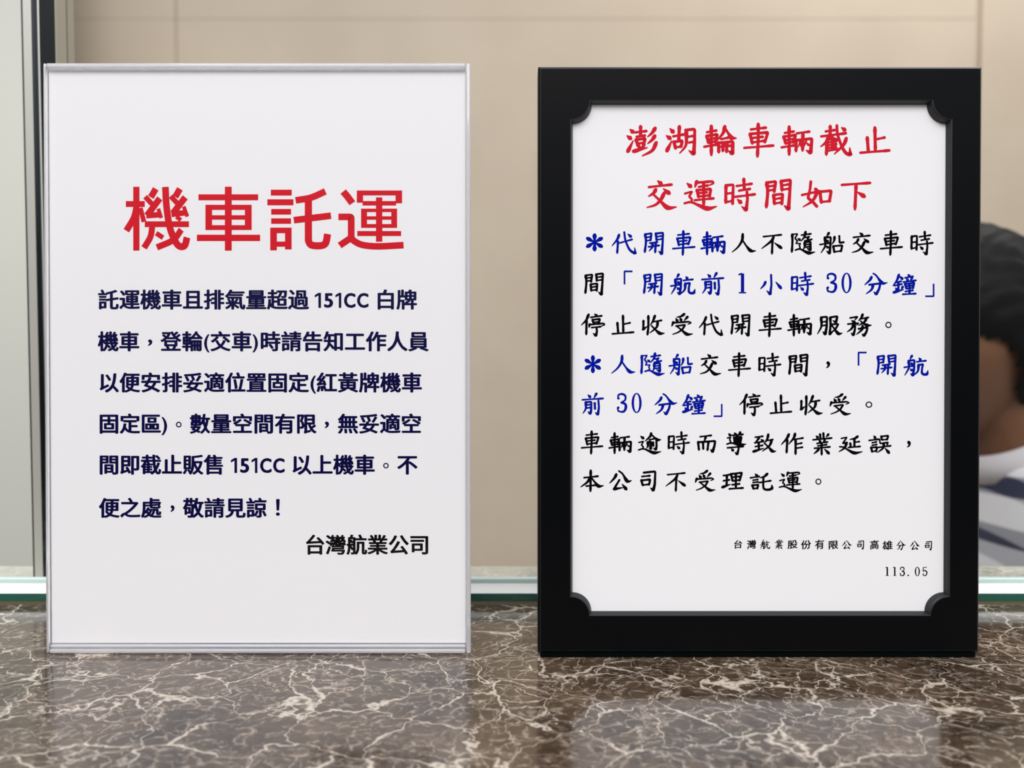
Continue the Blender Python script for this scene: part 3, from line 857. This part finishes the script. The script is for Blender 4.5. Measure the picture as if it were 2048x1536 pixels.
for ch, b in (('，', (296, 679.5, 304.8, 692.6)), ('(', (408.3, 669, 419.2, 706)), (')', (505, 669, 516, 706)),
              ('(', (621, 751.5, 632.2, 788.5)), (')', (323, 834.4, 334.3, 871.6)), ('。', (351.8, 844, 363.3, 855.8)),
              ('，', (649.6, 843.8, 658.2, 857.2)), ('。', (766.3, 926.3, 777.6, 937.7)),
              ('，', (341.2, 1011.2, 349.3, 1024.6)), ('！', (551.8, 998.4, 559.8, 1032.8))):
    if ch == '，':
        A.kai(ch, *b)
    else:
        fit(A, ch, *b, bold=0.024 if ch != '。' else 0.008)
A.build('body_text', M['navy'], sheet)['label'] = 'six lines of navy text'
A = Print(PP, PAPER_D)
FONT_BOLD = 0.030
run(A, '台灣航業公司', 629.9, 839, 1106)
A.build('signature_text', M['black_ink'], sheet)['label'] = 'black company name at the foot'

# ------------------------------------------------------------------ black framed notice
frame = empty('framed_notice', (0, 0, 0))
to_plane(frame)
FRAME_Y = on_counter(1024, 1317).y                 # its base, the shade strip, stands a little nearer
frame.location.y = FRAME_Y
PF = Plane(0.0, FRAME_Y)
tag(frame, 'black frame with notched inner corners around a notice in red, blue and black writing', 'framed sign')
T = 0.014                                             # frame depth
fx0 = (PF.uv(1077, 140)[0] + PF.uv(1075.5, 1300)[0]) / 2
fx1 = (PF.uv(1966, 140)[0] + PF.uv(1959.5, 1300)[0]) / 2
fz1 = PF.uv(1500, 133)[1]
ox0 = (PF.uv(1141.5, 240)[0] + PF.uv(1139.5, 1190)[0]) / 2
ox1 = (PF.uv(1905, 240)[0] + PF.uv(1899.5, 1190)[0]) / 2
oz1, oz0 = PF.uv(1500, 200)[1], PF.uv(1500, 1232.5)[1]
NR = 37.5 / 3980.0


def notched(x0, x1, z0, z1, r, n=14):
    """Rectangle whose corners are cut by circles centred on them."""
    pts = []
    for cx, cz, a0 in ((x0, z0, 90), (x1, z0, 180), (x1, z1, 270), (x0, z1, 0)):
        for k in range(n + 1):
            a = R(a0 - 90 * k / n) if True else 0
            pts.append((cx + r * math.cos(a), cz + r * math.sin(a)))
    return pts


def ring(bm, pts, y):
    return [bm.verts.new((x, y, z)) for x, z in pts]


def bridge(bm, a, b):
    n = len(a)
    for i in range(n):
        bm.faces.new((a[i], a[(i + 1) % n], b[(i + 1) % n], b[i]))


bm = bmesh.new()
GAP = 0.0025
rect = lambda i: [(fx0 + i, GAP + i), (fx1 - i, GAP + i), (fx1 - i, fz1 - i), (fx0 + i, fz1 - i)]
back = ring(bm, rect(0.0006), T)
side = ring(bm, rect(0.0), T - 0.0006)
ch0 = ring(bm, rect(0.0), 0.0013)
ch1 = ring(bm, rect(0.0010), 0.0002)
ch2 = ring(bm, rect(0.0013), 0.0)
for a, b in ((back, side), (side, ch0), (ch0, ch1), (ch1, ch2)):
    bridge(bm, a, b)


def opening(d):
    return notched(ox0 + d, ox1 - d, oz0 + d, oz1 - d, NR)


LIP_D = 0.0029
o0 = ring(bm, opening(0.0), 0.0)
o1 = ring(bm, opening(0.0003), 0.0001)
o2 = ring(bm, opening(0.0006), 0.0006)
o3 = ring(bm, opening(0.0014), LIP_D)
o4 = ring(bm, opening(0.0014), LIP_D + 0.0004)
for a, b in ((o0, o1), (o1, o2), (o2, o3), (o3, o4)):
    bridge(bm, a, b)
edges = []
for loop in (ch2, o0):
    for i in range(len(loop)):
        edges.append(bm.edges.get((loop[i], loop[(i + 1) % len(loop)])))
bmesh.ops.triangle_fill(bm, use_beauty=True, use_dissolve=False, edges=edges, normal=(0, -1, 0))
# back rabbet closes the frame behind the sheet
b1 = ring(bm, rect(0.004), T)
bridge(bm, back, b1)
bmesh.ops.recalc_face_normals(bm, faces=bm.faces[:])
for f_ in bm.faces:                                   # a lighter satin black puts caught light into the bevels
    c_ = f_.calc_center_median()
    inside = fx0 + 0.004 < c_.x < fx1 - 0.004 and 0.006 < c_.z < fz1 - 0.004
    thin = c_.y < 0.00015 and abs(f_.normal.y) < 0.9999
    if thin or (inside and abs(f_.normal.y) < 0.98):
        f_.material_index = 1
mesh_obj('frame_moulding', bm, [M['black'], M['black_highlit']], frame)
NS = mesh_obj('notice_sheet', new_box(ox0 - 0.003, ox1 + 0.003, LIP_D + 0.00045, LIP_D + 0.0007, oz0 - 0.003, oz1 + 0.003), M['paper'], frame)
mesh_obj('backing_board', new_box(fx0 + 0.0042, fx1 - 0.0042, T - 0.006, T - 0.002, 0.0042, fz1 - 0.0042), M['rubber'], frame)
leg = bmesh.new()
xm = (fx0 + fx1) / 2
mesh_obj('contact_shade', new_box(fx0 + 0.0012, fx1 - 0.0012, 0.0012, T - 0.001, 0.0, GAP + 0.0002, 0.0003, 1), M['rubber'], frame)  # black strip under the frame, added for the contact shade
extrude_profile(leg, [(T - 0.0019, 0.17), (T + 0.001, 0.17), (0.0545, 0.0046), (0.0525, 0.0020)], xm - 0.025, xm + 0.025)
mesh_obj('easel_leg', leg, M['rubber'], frame)

PN = Plane(LIP_D + 0.00045, FRAME_Y)


def kline(pr, o, s, items):
    for ch, x0, y0, x1, y1 in items:
        pr.kai(ch, o[0] + x0 / s, o[1] + y0 / s, o[0] + x1 / s, o[1] + y1 / s)


B = Print(PN, LIP_D + 0.00045)
kline(B, (1240, 240), 7.314, [('澎', 88, 78, 555, 540), ('湖', 660, 78, 1115, 528), ('輪', 1215, 72, 1710, 535)])
kline(B, (1500, 240), 6.827, [('車', -95, 40, 335, 520), ('輛', 415, 78, 865, 495), ('截', 955, 62, 1400, 505), ('止', 1490, 90, 1920, 470)])
kline(B, (1280, 350), 8.533, [('交', 110, 95, 630, 605), ('運', 740, 90, 1315, 620), ('時', 1432, 50, 1982, 632)])
kline(B, (1520, 350), 8.533, [('間', 78, 68, 545, 618), ('如', 695, 98, 1238, 568), ('下', 1375, 118, 1900, 612)])
B.build('heading_text', M['brush_red'], NS)['label'] = 'two brush-lettered red heading lines'

S = 8.533
B = Print(PN, LIP_D + 0.00045)
kline(B, (1160, 455), S, [('＊', 100, 105, 395, 415), ('代', 540, 70, 970, 470), ('開', 1085, 80, 1435, 478), ('車', 1570, 50, 1972, 490)])
kline(B, (1400, 455), S, [('輛', 5, 70, 440, 480)])
kline(B, (1160, 535), S, [('「', 745, 58, 895, 295), ('開', 1072, 100, 1418, 492), ('航', 1535, 105, 1972, 480)])
kline(B, (1400, 535), S, [('前', 18, 82, 415, 488), ('1', 650, 95, 788, 448), ('小', 1025, 115, 1402, 482), ('時', 1545, 78, 1948, 495)])
kline(B, (1640, 535), S, [('3', 105, 95, 295, 442), ('0', 365, 95, 540, 445), ('分', 755, 95, 1155, 482), ('鐘', 1235, 110, 1650, 480), ('」', 1795, 282, 1952, 512)])
kline(B, (1155, 700), S, [('＊', 120, 95, 402, 402), ('人', 575, 85, 988, 410), ('隨', 1068, 45, 1490, 452), ('船', 1552, 68, 1970, 445)])
kline(B, (1630, 700), S, [('「', 728, 35, 880, 272), ('開', 1045, 78, 1392, 465), ('航', 1508, 85, 1938, 460)])
kline(B, (1155, 780), 6.827, [('前', 55, 38, 362, 355), ('3', 535, 45, 680, 318), ('0', 738, 45, 876, 320), ('分', 1050, 48, 1362, 350), ('鐘', 1425, 60, 1752, 342), ('」', 1858, 195, 1980, 375)])
B.build('blue_text', M['blue'], NS)['label'] = 'blue brush-lettered phrases'

B = Print(PN, LIP_D + 0.00045)
kline(B, (1400, 455), S, [('人', 540, 100, 958, 435), ('不', 1045, 115, 1408, 468), ('隨', 1545, 62, 1968, 472)])
kline(B, (1640, 455), S, [('船', -15, 80, 420, 468), ('交', 540, 88, 915, 465), ('車', 1018, 52, 1415, 490), ('時', 1538, 60, 1940, 485)])
kline(B, (1160, 535), S, [('間', 70, 92, 410, 488)])
kline(B, (1155, 620), S, [('停', 60, 65, 475, 465), ('止', 580, 85, 972, 430), ('收', 1095, 85, 1490, 443), ('受', 1600, 55, 1972, 450)])
kline(B, (1395, 620), S, [('代', 22, 68, 440, 455), ('開', 560, 72, 905, 462), ('車', 1040, 42, 1440, 472), ('輛', 1530, 72, 1958, 460)])
kline(B, (1600, 620), S, [('服', 290, 98, 728, 440), ('務', 798, 62, 1225, 465), ('。', 1455, 207, 1562, 315)])
kline(B, (1390, 700), S, [('交', 82, 75, 447, 445), ('車', 562, 42, 957, 468), ('時', 1075, 50, 1475, 462), ('間', 1588, 68, 1938, 460)])
kline(B, (1630, 700), S, [('，', 190, 198, 260, 318)])
kline(B, (1460, 780), 6.827, [('停', 125, 52, 455, 365), ('止', 540, 65, 850, 335), ('收', 950, 70, 1268, 352), ('受', 1358, 48, 1652, 355), ('。', 1850, 162, 1942, 248)])
kline(B, (1155, 855), S, [('車', 55, 55, 442, 468), ('輛', 525, 85, 932, 460), ('逾', 1028, 85, 1430, 468), ('時', 1535, 68, 1920, 468)])
kline(B, (1390, 855), S, [('而', 30, 125, 362, 440), ('導', 530, 68, 875, 482), ('致', 975, 105, 1388, 438), ('作', 1465, 92, 1858, 475)])
kline(B, (1600, 855), S, [('業', 208, 85, 555, 485), ('延', 658, 138, 1068, 470), ('誤', 1165, 130, 1562, 460), ('，', 1825, 232, 1892, 350)])
kline(B, (1155, 930), 8.192, [('本', 45, 78, 432, 450), ('公', 520, 90, 890, 425), ('司', 1025, 95, 1292, 442), ('不', 1440, 122, 1778, 445)])
kline(B, (1400, 930), 8.192, [('受', -85, 82, 255, 445), ('理', 345, 115, 720, 412), ('託', 812, 130, 1205, 432), ('運', 1288, 110, 1672, 455), ('。', 1890, 228, 1988, 328)])
B.build('black_text', M['black_ink'], NS)['label'] = 'black brush-lettered text'

B = Print(PN, LIP_D + 0.00045)
s4 = 4.876
small = [('台', 40, 52, 118, 138), ('灣', 165, 48, 255, 142), ('航', 292, 48, 392, 142), ('業', 438, 46, 520, 142), ('股', 560, 52, 660, 140),
         ('份', 692, 52, 790, 145), ('有', 828, 48, 918, 145), ('限', 962, 56, 1055, 146), ('公', 1092, 56, 1188, 140), ('司', 1238, 56, 1308, 146),
         ('高', 1365, 52, 1450, 148), ('雄', 1485, 58, 1585, 148), ('分', 1622, 58, 1715, 152), ('公', 1755, 60, 1850, 148), ('司', 1898, 62, 1970, 154)]
for ch, x0, y0, x1, y1 in small:
    b = (1460 + x0 / s4, 1070 + y0 / s4, 1460 + x1 / s4, 1070 + y1 / s4)
    if ch in KAI:
        B.kai(ch, *b)
    else:
        fit(B, ch, *b, shear=0.10, bold=0.024)
kline(B, (1460, 1070), s4, [('1', 1515, 313, 1549, 402), ('1', 1588, 313, 1622, 402), ('3', 1655, 313, 1706, 405), ('.', 1730, 389, 1745, 405), ('0', 1802, 313, 1851, 405), ('5', 1878, 316, 1926, 405)])
B.build('signature_text', M['black_ink'], NS)['label'] = 'small black company name and date'

# ------------------------------------------------------------------ clerk seated behind the glass
def skinned(verts, edges, radii, root=0, sub=2):
    me = bpy.data.meshes.new('limbs')
    me.from_pydata([Vector(v) for v in verts], edges, [])
    o = link(bpy.data.objects.new('limbs', me))
    sk = o.modifiers.new('s', 'SKIN')
    sk.use_smooth_shade = True
    for i, r in enumerate(radii):
        sv = me.skin_vertices[0].data[i]
        sv.radius = (r, r) if not isinstance(r, tuple) else r
        sv.use_root = i == root
    sb = o.modifiers.new('b', 'SUBSURF')
    sb.levels = sb.render_levels = sub
    bpy.context.view_layer.update()
    out = bpy.data.meshes.new_from_object(o.evaluated_get(bpy.context.evaluated_depsgraph_get()))
    bpy.data.objects.remove(o)
    return out


def remeshed(bm, voxel, smooth=2):
    me = bpy.data.meshes.new('solid')
    bm.to_mesh(me)
    bm.free()
    o = link(bpy.data.objects.new('solid', me))
    r = o.modifiers.new('r', 'REMESH')
    r.mode, r.voxel_size, r.use_smooth_shade = 'VOXEL', voxel, True
    s = o.modifiers.new('s', 'SMOOTH')
    s.factor, s.iterations = 0.5, smooth
    bpy.context.view_layer.update()
    out = bpy.data.meshes.new_from_object(o.evaluated_get(bpy.context.evaluated_depsgraph_get()))
    bpy.data.objects.remove(o)
    return out


def head_shape(p):
    """Unit sphere point -> head point; face looks along -x, z up, y sideways."""
    x, y, z = p
    sx, sy, sz = 0.098, 0.077, 0.118
    X, Y, Z = x * sx, y * sy, z * sz
    if z < 0:                                           # narrow to the jaw
        k = 1 + 0.28 * z
        Y *= k
        X = X * (1 + 0.12 * z) - 0.016 * (-z) ** 1.5
    if x < 0:
        front = -x
        X += 0.010 * front * max(0, 1 - abs(y) * 1.5)     # flatter face
        nose = math.exp(-((y / 0.17) ** 2) - ((z + 0.10) / 0.19) ** 2)
        tip = math.exp(-((y / 0.16) ** 2) - ((z + 0.20) / 0.10) ** 2)
        X -= (0.013 * nose + 0.016 * tip) * front
        for s in (-1, 1):
            X += 0.010 * math.exp(-(((y - s * 0.38) / 0.16) ** 2) - ((z - 0.06) / 0.10) ** 2) * front
        X -= 0.006 * math.exp(-((z - 0.22) / 0.10) ** 2) * front          # brow
        X -= 0.006 * math.exp(-((y / 0.3) ** 2) - ((z + 0.43) / 0.06) ** 2) * front   # upper lip
        X -= 0.006 * math.exp(-((y / 0.25) ** 2) - ((z + 0.54) / 0.05) ** 2) * front  # lower lip
        X += 0.005 * math.exp(-((y / 0.3) ** 2) - ((z + 0.485) / 0.025) ** 2) * front
        X -= 0.009 * math.exp(-((y / 0.3) ** 2) - ((z + 0.84) / 0.14) ** 2) * front   # chin
    return Vector((X, Y, Z))


HEADC = Vector((0.536, 0.90, CT + 0.1491 + 0.137 - 0.116))
HEADM = Matrix.Translation(HEADC) @ Euler((R(6), R(-16), R(12))).to_matrix().to_4x4()
clerk = empty('person', (0.72, 0.92, 0.0))
tag(clerk, 'person with short black hair in a grey and white plaid shirt, seated behind the glass', 'person')
inv = Matrix.Translation(-Vector((0.72, 0.92, 0.0)))


def local(me):
    me.transform(inv)
    return me


V = [(.725, .92, .56), (.712, .92, .70), (.690, .92, .86), (.655, .92, 1.00), (.622, .918, 1.085), (.590, .912, 1.135), (.555, .905, 1.19),
     # near arm
     (.640, .745, 1.025), (.600, .680, .80), (.395, .750, .965 - .20 + .02),
     # far arm
     (.645, 1.09, 1.025), (.605, 1.15, .80), (.395, 1.08, .785),
     # legs
     (.715, .83, .55), (.330, .80, .53), (.370, .80, .10), (.270, .79, .045),
     (.715, 1.01, .55), (.330, 1.04, .53), (.370, 1.04, .10), (.270, 1.05, .045)]
E_ = [(0, 1), (1, 2), (2, 3), (3, 4), (4, 5), (5, 6), (3, 7), (7, 8), (8, 9), (3, 10), (10, 11), (11, 12),
      (0, 13), (13, 14), (14, 15), (15, 16), (0, 17), (17, 18), (18, 19), (19, 20)]
RAD = [(.13, .16), (.12, .15), (.125, .165), (.12, .17), .07, .054, .056, .060, .046, .028, .060, .046, .028,
       .085, .062, .045, .038, .085, .062, .045, .038]
body = bmesh.new()
body.from_mesh(skinned(V, E_, RAD))
u = bmesh.ops.create_uvsphere(body, u_segments=64, v_segments=48, radius=1.0)
for v in u['verts']:
    v.co = HEADM @ head_shape(v.co)
for s in (-1, 1):                                       # ears
    e = bmesh.ops.create_uvsphere(body, u_segments=20, v_segments=14, radius=1.0)
    for v in e['verts']:
        q = Vector((v.co.x * 0.017, v.co.y * 0.008, v.co.z * 0.031))
        v.co = HEADM @ (Vector((0.012, s * 0.078, -0.012)) + Euler((0, R(-14), s * R(-22))).to_matrix() @ q)
# hands: palm, four fingers of different lengths, thumb
for wy, wx, s in ((.750, .395, 1), (1.08, .395, -1)):
    w = Vector((wx, wy, .785))
    pv, pe, pr_ = [w, w + Vector((-.045, .004 * s, -.002)), w + Vector((-.085, .006 * s, -.004))], [(0, 1), (1, 2)], [(.026, .018), (.038, .015), (.040, .013)]
    body.from_mesh(skinned(pv, pe, pr_, sub=1))
    for k, (off, ln) in enumerate(((-.030, .068), (-.010, .078), (.010, .072), (.029, .056))):
        b = w + Vector((-.078, off * s, -.003))
        fv = [b, b + Vector((-.035, off * .15, .004)), b + Vector((-.035 - ln * .40, off * .2, -.006)), b + Vector((-.030 - ln * .68, off * .25, -.022))]
        body.from_mesh(skinned(fv, [(0, 1), (1, 2), (2, 3)], [.0095, .009, .008, .007], sub=1))
    b = w + Vector((-.025, .028 * s, 0))
    body.from_mesh(skinned([b, b + Vector((-.028, .024 * s, -.004)), b + Vector((-.058, .036 * s, -.012))], [(0, 1), (1, 2)], [.013, .011, .008], sub=1))
me = local(remeshed(body, 0.0055, 3))
me.name = 'body'
me.materials.append(M['skin'])
for p in me.polygons:
    p.use_smooth = True
o = link(bpy.data.objects.new('body', me))
o.parent = clerk

# shirt: follows trunk and arms, a little wider
sv = V[:5] + [V[7], V[8], (.440, .735, .785), V[10], V[11], (.440, 1.095, .785)]
se = [(0, 1), (1, 2), (2, 3), (3, 4), (3, 5), (5, 6), (6, 7), (3, 8), (8, 9), (9, 10)]
sr = [(.148, .178), (.137, .168), (.142, .182), (.137, .188), .073, .076, .060, .042, .076, .060, .042]
bm = bmesh.new()
bm.from_mesh(skinned(sv, se, sr))
me = local(remeshed(bm, 0.009, 4))
me.name = 'shirt'
me.materials.append(M['shirt'])
for p in me.polygons:
    p.use_smooth = True
shirt = link(bpy.data.objects.new('shirt', me))
shirt.parent = clerk
# folded collar band round the neck
bm = bmesh.new()
N = 40
ax = (Vector(V[5]) - Vector(V[4])).normalized()
c0 = Vector(V[4]).lerp(Vector(V[5]), 0.35)
side_ = Vector((0, 1, 0))
fw = side_.cross(ax)
prof = [(0.066, 0.018), (0.072, 0.019), (0.083, -0.012), (0.078, -0.015), (0.068, -0.004)]
rings = []
for i in range(N):
    a = 2 * math.pi * i / N
    d = fw * math.cos(a) * 1.0 + side_ * math.sin(a) * 1.0
    rings.append([bm.verts.new(c0 + d * r + ax * h) for r, h in prof])
for i in range(N):
    for k in range(len(prof)):
        bm.faces.new((rings[i][k], rings[(i + 1) % N][k], rings[(i + 1) % N][(k + 1) % len(prof)], rings[i][(k + 1) % len(prof)]))
bmesh.ops.transform(bm, matrix=inv, verts=bm.verts[:])
o = mesh_obj('collar', bm, M['collar'], shirt, True)
o['label'] = 'pale folded collar'

# hair: thick cap with a ruffled surface
bm = bmesh.new()
u = bmesh.ops.create_uvsphere(bm, u_segments=96, v_segments=64, radius=1.0)
rnd = random.Random(5)
drop = []
for v in bm.verts:
    p = v.co.copy()
    x, y, z = p
    line = interp([(-1, .30), (-.55, .30), (-.25, .05), (-.1, -.42), (.15, -.58), (.35, -.80), (.6, -.95), (1, -.95)], x)
    edge = z - line
    if edge < -0.06:
        drop.append(v)
    th = 0.014 * min(1, max(0.0, (edge + 0.06) / 0.22))
    ruff = 0.5 + 0.5 * math.sin(17 * x + 9 * math.sin(7 * y)) * math.sin(19 * y + 6 * z)
    h = head_shape(p)
    v.co = HEADM @ (h + h.normalized() * (0.002 + th * (0.75 + 0.4 * ruff)))
bmesh.ops.delete(bm, geom=drop, context='VERTS')
bmesh.ops.transform(bm, matrix=inv, verts=bm.verts[:])
mesh_obj('hair', bm, M['hair'], clerk, True)


def blob(name, unit, off, size, m, parent, rot=0.0):
    """Small ellipsoid set on the face at a point of the head's surface."""
    b_ = bmesh.new()
    q_ = bmesh.ops.create_uvsphere(b_, u_segments=20, v_segments=14, radius=1.0)
    c_ = head_shape(Vector(unit).normalized()) + Vector((off, 0, 0))
    for v_ in q_['verts']:
        v_.co = inv @ HEADM @ (c_ + Matrix.Rotation(rot, 3, 'Z') @ Vector((v_.co.x * size[0], v_.co.y * size[1], v_.co.z * size[2])))
    return mesh_obj(name, b_, m, parent, True)


for s in (-1, 1):
    eye = blob('eye', (-.92, s * .38, .06), 0.0045, (.0095, .0125, .0072), M['eye_white'], clerk, s * R(14))
    blob('iris', (-.92, s * .38, .06), -0.0032, (.0022, .0052, .0052), M['iris'], eye, s * R(14))
    blob('eyebrow', (-.90, s * .38, .23), 0.001, (.004, .017, .0032), M['hair'], clerk, s * R(16))
blob('mouth', (-.87, 0, -.48), 0.003, (.007, .021, .0065), M['lips'], clerk)

bm = bmesh.new()
bm.from_mesh(skinned([(.725, .92, .56), (.72, .92, .66)] + V[13:16] + V[17:20],
                     [(0, 1), (0, 2), (2, 3), (3, 4), (0, 5), (5, 6), (6, 7)],
                     [(.150, .180), (.140, .172), .100, .076, .058, .100, .076, .058]))
me = local(remeshed(bm, 0.010, 3))
me.name = 'trousers'
me.materials.append(M['trousers'])
for p in me.polygons:
    p.use_smooth = True
o = link(bpy.data.objects.new('trousers', me))
o.parent = clerk
for y in (.795, 1.045):
    bm = bmesh.new()
    bm.from_mesh(skinned([(.385, y, .05), (.33, y, .045), (.27, y, .035), (.225, y, .03)], [(0, 1), (1, 2), (2, 3)], [(.04, .045), .045, (.042, .034), (.036, .026)]))
    me = bpy.data.meshes.new('shoe')
    bmesh.ops.transform(bm, matrix=inv, verts=bm.verts[:])
    for v in bm.verts:
        v.co.z = max(v.co.z, 0.0)
    o = mesh_obj('shoe', bm, M['shoe'], clerk, True)

# stool under the clerk
st = empty('office_stool', (.72, .92, 0))
tag(st, 'grey round office stool under the seated person', 'stool')


def lathe(bm, prof, n=32):
    rs = [[bm.verts.new((r * math.cos(2 * math.pi * i / n), r * math.sin(2 * math.pi * i / n), z)) for i in range(n)] for r, z in prof]
    for a, b in zip(rs, rs[1:]):
        for i in range(n):
            bm.faces.new((a[i], a[(i + 1) % n], b[(i + 1) % n], b[i]))
    bm.faces.new(rs[0])
    bm.faces.new(rs[-1])
    return bm


mesh_obj('seat', lathe(bmesh.new(), [(.15, .375), (.185, .385), (.19, .40), (.185, .42), (.14, .425)]), M['stool'], st, True)
mesh_obj('column', lathe(bmesh.new(), [(.03, .05), (.03, .374)]), M['chrome'], st)
bm = bmesh.new()
for k in range(5):
    b2 = bmesh.new()
    box(b2, 0.0, .24, -.016, .016, .0, .05, .006)
    bmesh.ops.rotate(b2, verts=b2.verts[:], cent=(0, 0, 0), matrix=Matrix.Rotation(2 * math.pi * k / 5, 3, 'Z'))
    t_ = bpy.data.meshes.new('t')
    b2.to_mesh(t_)
    bm.from_mesh(t_)
    b2.free()
    bpy.data.meshes.remove(t_)
mesh_obj('base', bm, M['rubber'], st)

bpy.data.objects.remove(_fo)
